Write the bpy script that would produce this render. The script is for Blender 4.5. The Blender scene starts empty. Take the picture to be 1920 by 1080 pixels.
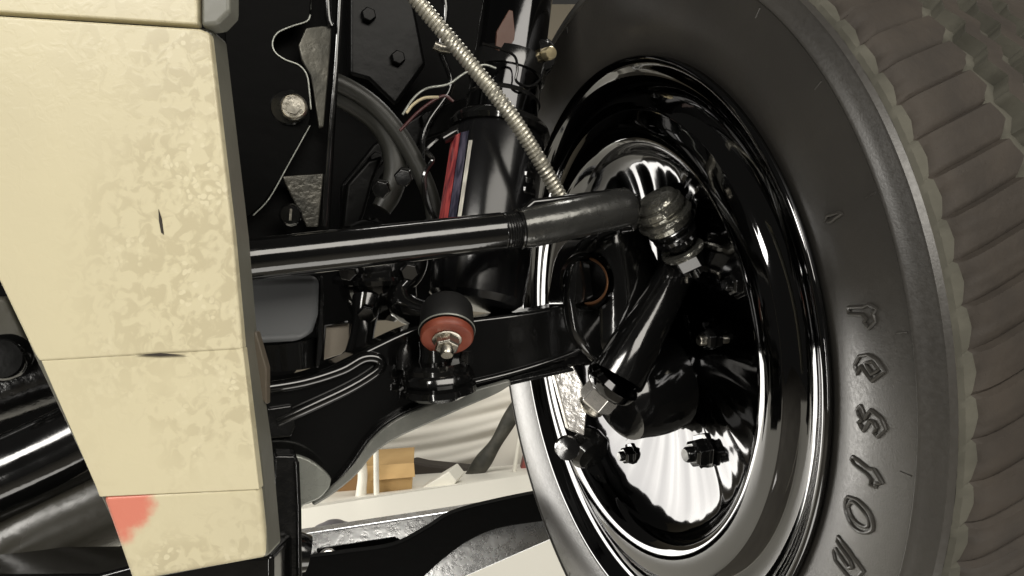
import bpy, bmesh, math, random
import numpy as np
from mathutils import Vector, Matrix
random.seed(4)
C = bpy.context.scene
COL = C.collection
R = math.radians

# ------------------------------------------------------------------ camera
F, CZ = 1400.0, 1.3
cd = bpy.data.cameras.new("camera"); cam = bpy.data.objects.new("camera", cd); COL.objects.link(cam)
cam.location = (0, 0, CZ); cam.rotation_euler = (R(90), 0, 0)
cd.sensor_width = 36; cd.lens = 36 * F / 1920; cd.clip_start = 0.02; cd.clip_end = 100
C.camera = cam
# ------------------------------------------------------------------ world and lamps
w = bpy.data.worlds.new("World"); C.world = w; w.use_nodes = True
bg = w.node_tree.nodes["Background"]; bg.inputs[0].default_value = (1.0, .96, .88, 1); bg.inputs[1].default_value = .035
C.view_settings.view_transform = 'Standard'; C.view_settings.look = 'None'; C.view_settings.exposure = 0
def lamp(name, loc, target, sx, sy, power, col=(1, .965, .90)):
    l = bpy.data.lights.new(name, 'AREA'); l.shape = 'RECTANGLE'; l.size = sx; l.size_y = sy; l.energy = power; l.color = col
    o = bpy.data.objects.new(name, l); COL.objects.link(o); o.location = loc
    o.rotation_euler = (Vector(target) - Vector(loc)).to_track_quat('-Z', 'Y').to_euler()
    return o
lamp("shop_lamp", (-1.3, -1.6, 2.6), (-.2, .5, 1.2), 1.2, .5, 36)
lamp("side_lamp", (-1.55, 1.65, .95), (.15, .5, 1.1), 1.5, .8, 36)
lamp("ceiling_panel", (1.1, -1.4, 2.6), (.1, .5, 1.3), 2.4, 1.1, 46, (1, .95, .86))
lamp("floor_bounce_fill", (.35, .1, .2), (-.05, .5, 1.3), 1.5, .5, 7)  # added unseen lamp below, in place of light off the bright floor
lamp("tube_lamp", (-.35, -1.9, .75), (.25, .5, 1.3), .05, .9, 5)
lamp("table_lamp", (.2, 1.9, 3.1), (-.1, 2.6, .8), 1.4, 1.0, 45)

# ------------------------------------------------------------------ coordinate helpers
def P(px, py, d): return Vector(((px - 960) / F * d, d, CZ - (py - 540) / F * d))
cW = np.array([.092, -.044, -.603]); tb, tp = 1.218, -.075
nW = np.array([-math.sin(tb) * math.cos(tp), math.sin(tp), math.cos(tb) * math.cos(tp)])
vW = np.array([0, 1, 0]) - nW[1] * nW; vW /= np.linalg.norm(vW); uW = np.cross(vW, nW)
def w3(a): return Vector((a[0], -a[2], CZ + a[1]))
WC = w3(cW); WN = Vector((nW[0], -nW[2], nW[1])); WU = Vector((uW[0], -uW[2], uW[1])); WV = Vector((vW[0], -vW[2], vW[1]))
def W(r, a, th): return WC + WN * a + (WU * math.cos(th) + WV * math.sin(th)) * r
AX = Vector((WN.x, WN.y, 0)).normalized()          # along the axle, towards the vehicle's middle
FW = Vector((WU.x, WU.y, 0)).normalized()          # across the axle, towards the camera
def Q(px, py, off=0.0):                              # pixel -> point in the upright plane that holds the axle, moved by off towards the camera
    k = Vector(((px - 960) / F, 1, -(py - 540) / F))
    d = ((WC - Vector((0, 0, CZ))).dot(FW) + off) / k.dot(FW)
    return Vector((0, 0, CZ)) + k * d
def px2m(px, d): return px * d / F

# ------------------------------------------------------------------ object helpers
WO = {}
def tag(o, label=None, cat=None, group=None, kind=None):
    if label: o['label'] = label
    if cat: o['category'] = cat
    if group: o['group'] = group
    if kind: o['kind'] = kind
    return o
def thing(name, label, cat, loc, group=None):
    o = bpy.data.objects.new(name, None); COL.objects.link(o); o.location = loc; o.empty_display_size = .02
    WO[o.name] = Vector(loc); return tag(o, label, cat, group)
def obj(name, bm, m, parent=None, smooth=True, bevel=0, seg=2, recalc=True):
    if recalc: bmesh.ops.recalc_face_normals(bm, faces=bm.faces[:])
    cs = [v.co for v in bm.verts]
    c = Vector([(min(q[i] for q in cs) + max(q[i] for q in cs)) / 2 for i in range(3)])
    for v in bm.verts: v.co -= c
    me = bpy.data.meshes.new(name); bm.to_mesh(me); bm.free()
    for mm in (m if isinstance(m, list) else [m]): me.materials.append(mm)
    if smooth:
        me.polygons.foreach_set('use_smooth', [True] * len(me.polygons))
        me.set_sharp_from_angle(angle=R(38))
    o = bpy.data.objects.new(name, me); COL.objects.link(o)
    WO[o.name] = c
    if parent: o.parent = parent; o.location = c - WO[parent.name]
    else: o.location = c
    if bevel:
        b = o.modifiers.new("bevel", 'BEVEL'); b.width = bevel; b.segments = seg; b.limit_method = 'ANGLE'; b.angle_limit = R(35)
        b.harden_normals = True
    return o
def catmull(pts, n):
    out = []; P4 = [2 * np.array(pts[0]) - np.array(pts[1])] + [np.array(p) for p in pts] + [2 * np.array(pts[-1]) - np.array(pts[-2])]
    for i in range(1, len(P4) - 2):
        a, b, c, d = P4[i - 1:i + 3]
        for k in range(n):
            t = k / n
            out.append(.5 * (2 * b + (c - a) * t + (2 * a - 5 * b + 4 * c - d) * t * t + (3 * b - a - 3 * c + d) * t ** 3))
    out.append(P4[-2]); return out
def tube_bm(pts, rad, seg=20, sub=1, cap=True, closed=False, bm=None):
    """sweep a circle along 3-D points; rad is one radius or one per point"""
    if not hasattr(rad, '__len__'): rad = [rad] * len(pts)
    q = [list(p) + [r] for p, r in zip(pts, rad)]
    if sub > 1: q = catmull(q, sub)
    q = [(Vector(list(x)[:3]), float(x[3])) for x in q]
    bm = bm or bmesh.new(); rings = []; prev = None; N = len(q)
    for i, (p, r) in enumerate(q):
        if closed: t = q[(i + 1) % N][0] - q[i - 1][0]
        else: t = q[min(i + 1, N - 1)][0] - q[max(i - 1, 0)][0]
        if t.length < 1e-9: t = Vector((0, 0, 1))
        t.normalize()
        if prev is None:
            a = t.orthogonal().normalized()
        else:
            a = (prev - t * prev.dot(t)).normalized()
        prev = a; b = t.cross(a)
        rings.append([bm.verts.new(p + (a * math.cos(2 * math.pi * k / seg) + b * math.sin(2 * math.pi * k / seg)) * max(r, 1e-5)) for k in range(seg)])
    for i in range(N if closed else N - 1):
        A, B = rings[i], rings[(i + 1) % N]
        for k in range(seg): bm.faces.new((A[k], A[(k + 1) % seg], B[(k + 1) % seg], B[k]))
    if cap and not closed: bm.faces.new(rings[0][::-1]); bm.faces.new(rings[-1])
    return bm
def lathe_bm(prof, o, ax, seg=48, u=None, bm=None, cap=False):
    """prof: (radius, distance along ax)"""
    ax = Vector(ax).normalized(); u = Vector(u) if u else ax.orthogonal(); u = (u - ax * u.dot(ax)).normalized(); v = ax.cross(u)
    bm = bm or bmesh.new(); rings = []
    for r, a in prof:
        rings.append([bm.verts.new(Vector(o) + ax * a + (u * math.cos(2 * math.pi * k / seg) + v * math.sin(2 * math.pi * k / seg)) * max(r, 1e-5)) for k in range(seg)])
    for A, B in zip(rings, rings[1:]):
        for k in range(seg): bm.faces.new((A[k], A[(k + 1) % seg], B[(k + 1) % seg], B[k]))
    if cap: bm.faces.new(rings[0][::-1]); bm.faces.new(rings[-1])
    return bm
def prism_bm(pts, vec, bm=None):
    bm = bm or bmesh.new(); vec = Vector(vec)
    a = [bm.verts.new(p) for p in pts]; b = [bm.verts.new(Vector(p) + vec) for p in pts]
    bm.faces.new(a); bm.faces.new(b[::-1])
    for i in range(len(a)): bm.faces.new((a[i], b[i], b[(i + 1) % len(a)], a[(i + 1) % len(a)]))
    return bm
def smooth2d(pts, n=5): return [tuple(x) for x in catmull([(a, b) for a, b in pts], n)]
def hexnut_bm(o, ax, rad, h, hole=0, seg=6):
    pr = [(rad * .9, 0), (rad, .0006), (rad, h - .0012), (rad * .86, h)]
    if hole: pr += [(hole * 1.1, h), (hole, h - .001), (hole, h * .3)]
    bm = lathe_bm(pr, o, ax, 6)
    return bm
def bolt(parent, name, o, ax, rad, h, m, mth=None):
    o = Vector(o); ax = Vector(ax).normalized()
    bm = lathe_bm([(rad, 0), (rad, h * .75), (rad * .85, h), (0.0001, h)], o, ax, 6)
    return obj(name, bm, m, parent, bevel=.0004)

# ------------------------------------------------------------------ materials
def nd(nt, t, **kw):
    n = nt.nodes.new(t)
    for k, v in kw.items():
        if k in n.inputs: n.inputs[k].default_value = v
        else: setattr(n, k, v)
    return n
def mat(name, col, rough=.4, metal=0, bump=0, bscale=60, col2=None, cscale=8, rvar=0, coat=0, bdist=.002, spec=.5, detail=3):
    m = bpy.data.materials.new(name); m.use_nodes = True; nt = m.node_tree; b = nt.nodes['Principled BSDF']; L = nt.links.new
    b.inputs['Base Color'].default_value = (*col, 1); b.inputs['Roughness'].default_value = rough; b.inputs['Metallic'].default_value = metal
    b.inputs['Coat Weight'].default_value = coat; b.inputs['Coat Roughness'].default_value = .06; b.inputs['Specular IOR Level'].default_value = spec
    tc = nd(nt, 'ShaderNodeTexCoord')
    if col2:
        n = nd(nt, 'ShaderNodeTexNoise', Scale=cscale, Detail=5.0); L(tc.outputs['Object'], n.inputs['Vector'])
        r = nd(nt, 'ShaderNodeValToRGB'); r.color_ramp.elements[0].position = .38; r.color_ramp.elements[1].position = .66
        r.color_ramp.elements[0].color = (*col, 1); r.color_ramp.elements[1].color = (*col2, 1)
        L(n.outputs[0], r.inputs[0]); L(r.outputs[0], b.inputs['Base Color'])
    if rvar:
        n = nd(nt, 'ShaderNodeTexNoise', Scale=bscale * .5, Detail=4.0); L(tc.outputs['Object'], n.inputs['Vector'])
        mr = nd(nt, 'ShaderNodeMapRange'); mr.inputs[1].default_value = .3; mr.inputs[2].default_value = .7
        mr.inputs[3].default_value = max(.02, rough - rvar); mr.inputs[4].default_value = rough + rvar
        L(n.outputs[0], mr.inputs[0]); L(mr.outputs[0], b.inputs['Roughness'])
    if bump:
        n = nd(nt, 'ShaderNodeTexNoise', Scale=bscale, Detail=float(detail)); L(tc.outputs['Object'], n.inputs['Vector'])
        bp = nd(nt, 'ShaderNodeBump', Strength=bump, Distance=bdist); L(n.outputs[0], bp.inputs['Height']); L(bp.outputs[0], b.inputs['Normal'])
    return m
BLACK = mat('black_enamel', (.005, .005, .005), .11, spec=1.0, bump=.07, bscale=70, rvar=.05)
BLACKW = mat('black_wheel_enamel', (.07, .07, .072), .08, 1, bump=.04, bscale=40)
BLACKR = mat('black_brushed_paint', (.008, .008, .008), .22, spec=.6, bump=.25, bscale=160, rvar=.1)
BLACKR2 = mat('black_rim_enamel', (.13, .13, .132), .055, 1, bump=.02, bscale=30)
BLACKM = mat('dull_black', (.0025, .0025, .0025), .55, spec=.06, bump=.2, bscale=90)
RUBBER = mat('tyre_rubber', (.046, .043, .039), .37, spec=.9, bump=.05, bscale=900, col2=(.056, .052, .046), cscale=18, rvar=.06)
TREAD = mat('tread_rubber', (.036, .029, .023), .75, bump=.2, bscale=250, col2=(.050, .040, .031), cscale=40)
GROOVE = mat('dusty_groove', (.07, .067, .052), .85, bump=.1, bscale=300, col2=(.11, .105, .083), cscale=40)
LETTER = mat('letter_rubber', (.05, .047, .042), .35)
HOSE = mat('hose_rubber', (.03, .03, .026), .42, bump=.1, bscale=120)
SATIN = mat('satin_black', (.0025, .0025, .0025), .4, spec=.03, bump=.15, bscale=60)
SATIN2 = mat('dim_satin_black', (.004, .004, .004), .3, spec=.12, bump=.2, bscale=70)
SLEEVE = mat('scuffed_sleeve_paint', (.11, .11, .105), .24, .75, bump=.25, bscale=120, rvar=.08)
DRUB = mat('soft_black_rubber', (.008, .008, .008), .6)
GREYB = mat('grey_moulded_rubber', (.12, .125, .13), .45, bump=.1, bscale=50)
REDR = mat('red_urethane', (.30, .075, .04), .45, bump=.25, bscale=150, col2=(.22, .05, .03), cscale=60)
STEEL = mat('zinc_steel', (.55, .52, .45), .3, 1, bump=.08, bscale=300, rvar=.1)
BRIGHT = mat('bright_steel', (.75, .73, .7), .18, .75, bump=.15, bscale=140)
GALV = mat('galvanised', (.80, .81, .82), .28, .85, bump=.13, bscale=190, rvar=.08)
CONDUIT = mat('conduit_metal', (.52, .5, .43), .38, .75, bump=.1, bscale=200)
EDGE = mat('flange_paint', (.13, .128, .105), .3, bump=.15, bscale=60, col2=(.18, .175, .145), cscale=14)
GREASE = mat('greasy_steel', (.27, .265, .235), .24, .85, bump=.7, bscale=150, rvar=.1)
GREYPL = mat('grey_painted_plate', (.30, .31, .28), .28, .3, bump=.3, bscale=120, rvar=.1)
TABLEW = mat('white_laminate', (.80, .78, .70), .3, bump=.02, bscale=20)
CARD = mat('cardboard', (.50, .33, .14), .8, bump=.15, bscale=90, col2=(.44, .28, .115), cscale=7)
TARP = mat('white_sheet', (.80, .77, .69), .6, bump=.1, bscale=40)
WHITEP = mat('white_plastic', (.78, .76, .68), .4)
DARKB = mat('dark_brown_cloth', (.035, .028, .022), .8, bump=.5, bscale=60)
MOSS = mat('dark_mottled_cloth', (.03, .03, .024), .6, bump=.6, bscale=50, col2=(.065, .062, .05), cscale=25)
WALLM = mat('beige_wall', (.36, .32, .25), .8, bump=.1, bscale=30)
FLOORM = mat('concrete', (.32, .30, .26), .7, bump=.15, bscale=30, col2=(.26, .24, .21), cscale=3)
REDB = mat('faded_red', (.25, .06, .05), .6)
WIREW = mat('pale_wire', (.55, .47, .3), .4)

def cream():
    m = bpy.data.materials.new('cream_spotted_enamel'); m.use_nodes = True; nt = m.node_tree; b = nt.nodes['Principled BSDF']; L = nt.links.new
    g = nd(nt, 'ShaderNodeNewGeometry')
    base = (.71, .645, .44, 1); tan = (.58, .515, .34, 1); hi = (.76, .695, .49, 1)
    def noise(s, d=4.0, dist=0.0):
        n = nd(nt, 'ShaderNodeTexNoise', Scale=s, Detail=d, Distortion=dist); L(g.outputs['Position'], n.inputs['Vector']); return n
    def ramp(sock, a, c):
        r = nd(nt, 'ShaderNodeMapRange'); r.interpolation_type = 'SMOOTHSTEP'; r.inputs[1].default_value = a; r.inputs[2].default_value = c; L(sock, r.inputs[0]); return r.outputs[0]
    def mul(a, c):
        x = nd(nt, 'ShaderNodeMath', operation='MULTIPLY'); L(a, x.inputs[0])
        if isinstance(c, float): x.inputs[1].default_value = c
        else: L(c, x.inputs[1])
        return x.outputs[0]
    # wear zone: strong towards the right edge, fading out to the left
    sep = nd(nt, 'ShaderNodeSeparateXYZ'); L(g.outputs['Position'], sep.inputs[0])
    zone = mul(ramp(sep.outputs[0], -.215, -.150), ramp(noise(14).outputs[0], .36, .56))
    blot = ramp(noise(150, 6.0, .9).outputs[0], .43, .58)
    t1 = mul(zone, blot)
    mx = nd(nt, 'ShaderNodeMix', data_type='RGBA'); mx.inputs[6].default_value = base; mx.inputs[7].default_value = tan
    L(mul(t1, .8), mx.inputs[0])
    v = nd(nt, 'ShaderNodeTexVoronoi', Scale=280.0, Randomness=1.0); 
    nn = noise(120, 2.0); add = nd(nt, 'ShaderNodeVectorMath', operation='MULTIPLY_ADD'); L(nn.outputs[1], add.inputs[0]); add.inputs[1].default_value = (.006, .006, .006); L(g.outputs['Position'], add.inputs[2]); L(add.outputs[0], v.inputs['Vector'])
    spot = mul(ramp(v.outputs['Distance'], .42, .30), ramp(noise(30).outputs[0], .50, .58))
    spot = mul(spot, zone)
    mx2 = nd(nt, 'ShaderNodeMix', data_type='RGBA'); mx2.inputs[7].default_value = hi; L(mx.outputs[2], mx2.inputs[6]); L(spot, mx2.inputs[0])
    big = ramp(noise(9).outputs[0], .3, .75)
    mx3 = nd(nt, 'ShaderNodeMix', data_type='RGBA', blend_type='MULTIPLY'); mx3.inputs[7].default_value = (.9, .9, .92, 1); L(mx2.outputs[2], mx3.inputs[6]); L(mul(big, .8), mx3.inputs[0])
    L(mx3.outputs[2], b.inputs['Base Color']); b.inputs['Roughness'].default_value = .33
    bp = nd(nt, 'ShaderNodeBump', Strength=.05, Distance=.001); L(blot, bp.inputs['Height']); L(bp.outputs[0], b.inputs['Normal'])
    return m
CREAM = cream()

# ================================================================== setting
def box_bm(lo, hi, bm=None):
    (a, b, c), (d, e, f) = lo, hi
    return prism_bm([(a, b, c), (d, b, c), (d, e, c), (a, e, c)], (0, 0, f - c), bm)
fl = obj('floor', prism_bm([(-4, -3, 0), (4, -3, 0), (4, 5, 0), (-4, 5, 0)], (0, 0, -.05)), FLOORM); tag(fl, kind='structure')
wl = obj('back_wall', box_bm((-4, 5, -.02), (4, 5.1, 3.2)), WALLM); tag(wl, kind='structure')

# ================================================================== wheel
wh = thing('wheel', 'large black wheel with raised lettering on its dark tyre filling the right side', 'wheel', WC)
SIDE = [(.210, -.009), (.217, -.005), (.2235, -.002), (.228, .0002), (.236, .0030), (.245, .0052), (.255, .0062), (.265, .0062), (.275, .0058), (.2793, .0053),
        (.2806, .0066), (.2822, .0062), (.2836, .0046), (.2875, .0034), (.2908, .0012), (.2922, .0008), (.2935, -.0028)]
def side_a(r): return float(np.interp(r, [p[0] for p in SIDE], [p[1] for p in SIDE]))
bm = lathe_bm(SIDE, WC, WN, 220, WU)
lathe_bm([(.3015, -.1645), (.295, -.17), (.27, -.176), (.25, -.17), (.222, -.135), (.206, -.12)], WC, WN, 120, WU, bm)
tyre = obj('tyre', bm, RUBBER, wh)
# tread: ribs split by zig-zag grooves, notched shoulder
NB, SP = 94, 14
cols = []   # axial, zig weight, depth, notch weight, groove?
cols += [(-.0028, 0, .0093, 0, 0), (-.0042, .0, .0070, .0, 0), (-.0088, .35, .0054, .6, 0), (-.0105, .3, .0026, 1, 0), (-.0140, .3, .0010, 1, 0), (-.0190, .3, .0002, 1, 0)]
def rib(a0, a1, n, notch):
    for k in range(n + 1):
        t = k / n; cols.append((a0 + (a1 - a0) * t, .3 + .7 * t if notch == 1 else 1, 0, notch if 0 < k < n or notch == 1 else 0, 0))
rib(-.0255, -.058, 6, 1)
def groove(a0, wd): cols.extend([(a0 - .0012, 1, .0075, 0, 1), (a0 - wd + .0012, 1, .0075, 0, 1)])
groove(-.0585, .016); rib(-.0755, -.086, 2, 0); groove(-.0865, .014); rib(-.1015, -.113, 2, 0); groove(-.1135, .012); rib(-.126, -.160, 4, 0)
cols.append((-.1645, 1, .004, 0, 0))
bm = bmesh.new(); N = NB * SP; grid = []
def tri(x): x = x % 1; return 4 * abs(x - .5) - 1
for i in range(N):
    th = 2 * math.pi * i / N; ph = i / SP; f = ph % 1
    cut = .0026 * (1 - f) ** 1.5 + (.0009 if f < .02 else .0)           # saw-tooth steps between the shoulder lugs
    jit = .0006 * math.sin(i * 12.9898 + math.sin(i * .37) * 3)
    row = []
    for a, zw, dp, nw, gr in cols:
        r = .3058 - dp - nw * cut - (abs(a + .09) / .075) ** 2 * .0022
        row.append(bm.verts.new(W(r + (0 if gr else jit * .2), a + zw * .0035 * tri(ph + .0) + jit * zw, th - (a + .02) * 1.1 * (1 if a > -.0745 else 0) + (.06 if a <= -.0745 else 0))))
    grid.append(row)
for i in range(N):
    A, B = grid[i], grid[(i + 1) % N]
    for k in range(len(cols) - 1):
        f = bm.faces.new((A[k], A[k + 1], B[k + 1], B[k]))
        f.material_index = 1 if (cols[k][4] or cols[k + 1][4] or k < 2) else 0
obj('tread', bm, [TREAD, GROOVE], tyre)
# raised lettering on the sidewall
def glyph(points, y0):
    out = []
    for X, Y in points:
        px, py = X / 2.7 + 1480, Y / 2.7 + y0
        k = np.array([(px - 960) / F, -(py - 540) / F, -1.0]); o = cW + nW * .009
        for _ in range(4):
            X3 = k * ((o @ nW) / (k @ nW)) - cW; r = math.hypot(X3 @ uW, X3 @ vW); o = cW + nW * side_a(r)
        th = math.atan2(X3 @ vW, X3 @ uW); out.append((r, th))
    return out
GL = {
 'r': (360, [[(303, 585), (380, 582), (405, 570), (444, 592), (425, 617), (436, 655), (405, 692), (380, 662), (392, 645), (372, 622), (303, 618)]]),
 'e': (360, [[(345, 920), (333, 875), (358, 830), (400, 824), (442, 850), (484, 908), (420, 957), (396, 925), (366, 880)], [(385, 866), (425, 858), (458, 900), (420, 922)]]),
 's': (680, [[(360, 217), (343, 240), (352, 268), (374, 290), (352, 300), (378, 345), (412, 292), (428, 300), (444, 330), (430, 355), (450, 376), (490, 335), (468, 285), (415, 238), (385, 285), (378, 262)]]),
 't': (680, [[(325, 475), (315, 490), (330, 515), (395, 565), (412, 590), (410, 618), (438, 630), (442, 610), (474, 610), (430, 540), (400, 535), (345, 490)]]),
 'o': (680, [smooth2d([(300, 678), (285, 705), (292, 765), (322, 828), (375, 860), (420, 848), (424, 808), (400, 750), (350, 697), (300, 678)], 3)[:-1], smooth2d([(315, 705), (300, 732), (320, 785), (365, 825), (400, 827), (402, 790), (365, 740), (335, 710), (315, 705)], 3)[:-1]]),
 'n': (680, [[(250, 878), (245, 905), (310, 1000), (322, 1035), (302, 1040), (237, 940), (225, 955), (235, 1000), (290, 1070), (345, 1130), (375, 1120), (350, 1085), (378, 1055), (345, 1010), (300, 945)]]),
 'i': (360, [[(185, 150), (195, 120), (250, 105), (270, 110), (240, 130), (215, 150)]]),
}
def raised(rt, name='raised_letter'):
    bm = bmesh.new()
    for loop in rt:
        pts = []
        for (r0, t0), (r1, t1) in zip(loop, loop[1:] + loop[:1]):
            for q in range(3):
                r = r0 + (r1 - r0) * q / 3; pts.append(W(r, side_a(r) + .0004, t0 + (t1 - t0) * q / 3))
        tube_bm(pts, .0010, 8, closed=True, bm=bm)
    return obj(name, bm, LETTER, tyre)
for ch in 'irestn' + 'o':
    y0, loops = GL[ch]; raised([glyph(l, y0) for l in loops])
e_l = [glyph(l, 360) for l in GL['e'][1]]; raised([[(r, t - R(38)) for r, t in l] for l in e_l])
# moulding flash nibs
for k in range(26):
    th = R(k * 360 / 26 + 5)
    obj('moulding_nib', tube_bm([W(.2715, side_a(.2715) + .0001, th), W(.2775, side_a(.2775) + .0002, th)], .0004, 6), RUBBER, tyre)
# rim
RIM = [(.2165, -.006), (.2190, .000), (.2212, .0015), (.2222, .0000), (.2215, .0025), (.2190, .0035), (.2155, .0015), (.2110, -.0035), (.205, -.0075), (.198, -.0085), (.191, -.0065), (.1855, -.0030), (.1835, -.0010), (.1820, -.0004),
       (.1790, .0004), (.1740, .0016), (.1690, .0020), (.1640, .0012), (.1595, -.0015), (.1560, -.0060), (.1535, -.0115)]
rim = obj('rim', lathe_bm(smooth2d(RIM, 3), WC, WN, 200, WU), BLACKR2, wh)
DISC = [(.1538, -.0112), (.1515, -.0150), (.146, -.0200), (.138, -.0240), (.128, -.0270), (.115, -.0295), (.10, -.0320), (.085, -.0340), (.07, -.0350), (.055, -.0345), (.045, -.032), (.02, -.031), (.0001, -.031)]
dbm = lathe_bm(smooth2d(DISC, 4), WC, WN, 240, WU)
for v in dbm.verts:                                   # pressed steel is never quite true: faint radial waves
    q = v.co - WC; th = math.atan2(q.dot(WV), q.dot(WU)); r = (q - WN * q.dot(WN)).length
    wv = math.sin(9 * th + 1) * .5 + math.sin(23 * th + 2.2) * .35 + math.sin(41 * th) * .2 + math.sin(77 * th + r * 20) * .1
    v.co += WN * (.0008 * wv * max(0, min(1, (r - .05) / .04)) * max(0, min(1, (.150 - r) / .015)))
disc = obj('wheel_disc', dbm, BLACKW, wh)
bm = bmesh.new()
for k in range(8):
    th = R(k * 45 + 11)
    tube_bm([W(.057, -.037, th), W(.085, -.0365, th), W(.112, -.0325, th), W(.140, -.027, th)], [.002, .003, .003, .001], 10, 4, bm=bm)
obj('stiffening_rib', bm, BLACKW, wh)
for (r, th) in ((.066, 3), (.118, 74), (.098, -58), (.122, -118), (.12, 22), (.122, 118)):
    o = W(r, -.038 if r < .09 else -.034 if r < .1 else -.030, R(th))
    k = 1.0 if th == -58 else .72
    nut = obj('lug_nut', lathe_bm([(.0155 * k, 0), (.0155 * k, .003 * k), (.011 * k, .0035 * k), (.0115 * k, .006 * k), (.011 * k, .011 * k), (.0085 * k, .013 * k), (.006 * k, .013 * k)], o, WN, 6), BLACK, wh, bevel=.0005)
    obj('stud', lathe_bm([(.006 * k, .008 * k), (.006 * k, .017 * k), (.0048 * k, .019 * k), (.0001, .019 * k)], o, WN, 14), STEEL if r == .066 else BLACK, nut)

# ================================================================== cream panel on the left
D0 = .33
cp = thing('cover_panel', 'cream enamelled box panel with mottled spots and stepped seams, on the left', 'panel', P(300, 1060, D0))
def slab(name, poly, d, th, m, parent, bevel=.0012, back=None):
    pts = [P(x, y, d) for x, y in poly]
    return obj(name, prism_bm(pts, (0, th, 0)), m, parent, bevel=bevel)
slab('upper_section', [(-260, 12), (372, 53), (392, 60), (436, 440), (455, 655), (72, 678), (62, 662), (-30, 470), (-260, 20)], D0, .006, CREAM, cp, .0015)
slab('middle_section', [(76, 676), (455, 652), (486, 918), (186, 932), (180, 915)], D0 + .0008, .006, CREAM, cp, .0006)
slab('top_section', [(-260, -120), (368, -120), (370, 47), (300, 42), (-260, 6)], D0 + .0015, .006, CREAM, cp, .0012)
slab('scratch', [(297, 392), (303, 410), (307, 440), (302, 436), (298, 415)], D0 - .0003, .0004, DARKB, cp, 0)
slab('scratch', [(255, 666), (300, 662), (348, 666), (300, 668)], D0 - .0003, .0004, DARKB, cp, 0)
def red_reflection():  # red reflection on the lower section, mixed into the base colour
    m = CREAM.copy(); m.name = 'painted_red_reflection'; nt = m.node_tree; b = nt.nodes['Principled BSDF']; src = b.inputs['Base Color'].links[0].from_socket
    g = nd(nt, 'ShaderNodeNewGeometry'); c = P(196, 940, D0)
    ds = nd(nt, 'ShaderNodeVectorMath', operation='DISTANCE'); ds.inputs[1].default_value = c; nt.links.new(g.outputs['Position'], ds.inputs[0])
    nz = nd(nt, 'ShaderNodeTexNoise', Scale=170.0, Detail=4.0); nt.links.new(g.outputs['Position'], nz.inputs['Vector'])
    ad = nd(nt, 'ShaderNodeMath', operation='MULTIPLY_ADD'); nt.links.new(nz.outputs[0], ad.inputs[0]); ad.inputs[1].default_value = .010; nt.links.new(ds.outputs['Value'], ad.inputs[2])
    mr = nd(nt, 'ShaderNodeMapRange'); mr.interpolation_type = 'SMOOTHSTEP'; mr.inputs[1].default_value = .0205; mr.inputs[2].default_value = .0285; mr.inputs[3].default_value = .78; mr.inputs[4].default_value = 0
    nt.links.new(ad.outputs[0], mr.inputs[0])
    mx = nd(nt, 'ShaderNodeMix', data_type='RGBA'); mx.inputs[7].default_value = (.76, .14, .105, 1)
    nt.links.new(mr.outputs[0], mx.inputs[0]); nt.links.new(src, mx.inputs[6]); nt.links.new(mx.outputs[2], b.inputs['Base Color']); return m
obj('lower_section', prism_bm([P(x, y, D0 + .0012 + o_) for x, y, o_ in [(190, 930, 0), (486, 912, 0), (500, 1046, .0046), (247, 1092, .0046)]], (0, .006, 0)), red_reflection(), cp, bevel=.0025)
# dark flange behind the cream face
fl_poly = [(-200, 30), (395, 52), (440, 440), (458, 655), (486, 850), (503, 1044), (260, 1090), (60, 668)]
slab('side_flange', [(x + 1.5, y) for x, y in fl_poly], D0 + .0065, .019, EDGE, cp, .002)
slab('flange_tab', [(376, -80), (432, -80), (432, 22), (408, 46), (376, 50)], D0 + .002, .012, mat('grey_tab', (.17, .17, .145), .35, bump=.1), cp, .002)
slab('flange_strap', [(470, 625), (480, 620), (500, 690), (500, 760), (482, 742), (474, 700)], D0 + .02, .006, mat('brown_strap', (.12, .10, .075), .4, bump=.2), cp, .001)

# ================================================================== underbody and frame
ub = thing('underbody_panel', 'dark sheet metal underbody closing off the view behind the suspension', 'underbody', Q(500, 600, -.16))
obj('upper_sheet', prism_bm([Q(x, y, -.2) for x, y in [(-900, -500), (985, -500), (940, 60), (900, 300), (850, 590), (784, 598), (694, 602), (690, 740), (592, 740), (590, 560), (-900, 560)]], -FW * .01), BLACKM, ub, bevel=.002)
obj('lower_sheet', prism_bm([Q(x, y, -.21) for x, y in [(-900, 555), (592, 555), (600, 640), (520, 740), (330, 800), (262, 1110), (-900, 1130)]], -FW * .01), BLACKM, ub, bevel=.002)

fb = thing('frame_bracket', 'black painted frame bracket with scalloped edge and two fasteners beside the cream panel', 'bracket', Q(540, 440, -.02))
plate = smooth2d([(582, 28), (575, 40), (545, 50), (520, 62), (511, 80), (516, 98), (535, 112), (560, 122), (575, 140), (580, 170), (583, 220)], 4)
plate = [(420, 20), (420, -120), (590, -120)] + plate[0:] + [(580, 236), (530, 330), (495, 382), (468, 406), (440, 420)]
obj('back_plate', prism_bm([Q(x, y, -.03) for x, y in [(400, -140), (636, -140), (640, 60), (628, 260), (618, 460), (400, 470)]], -FW * .006), BLACKM, fb, bevel=.002)
obj('scalloped_plate', prism_bm([Q(x, y, -.012) for x, y in plate], -FW * .005), SATIN, fb, bevel=.0012)
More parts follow.
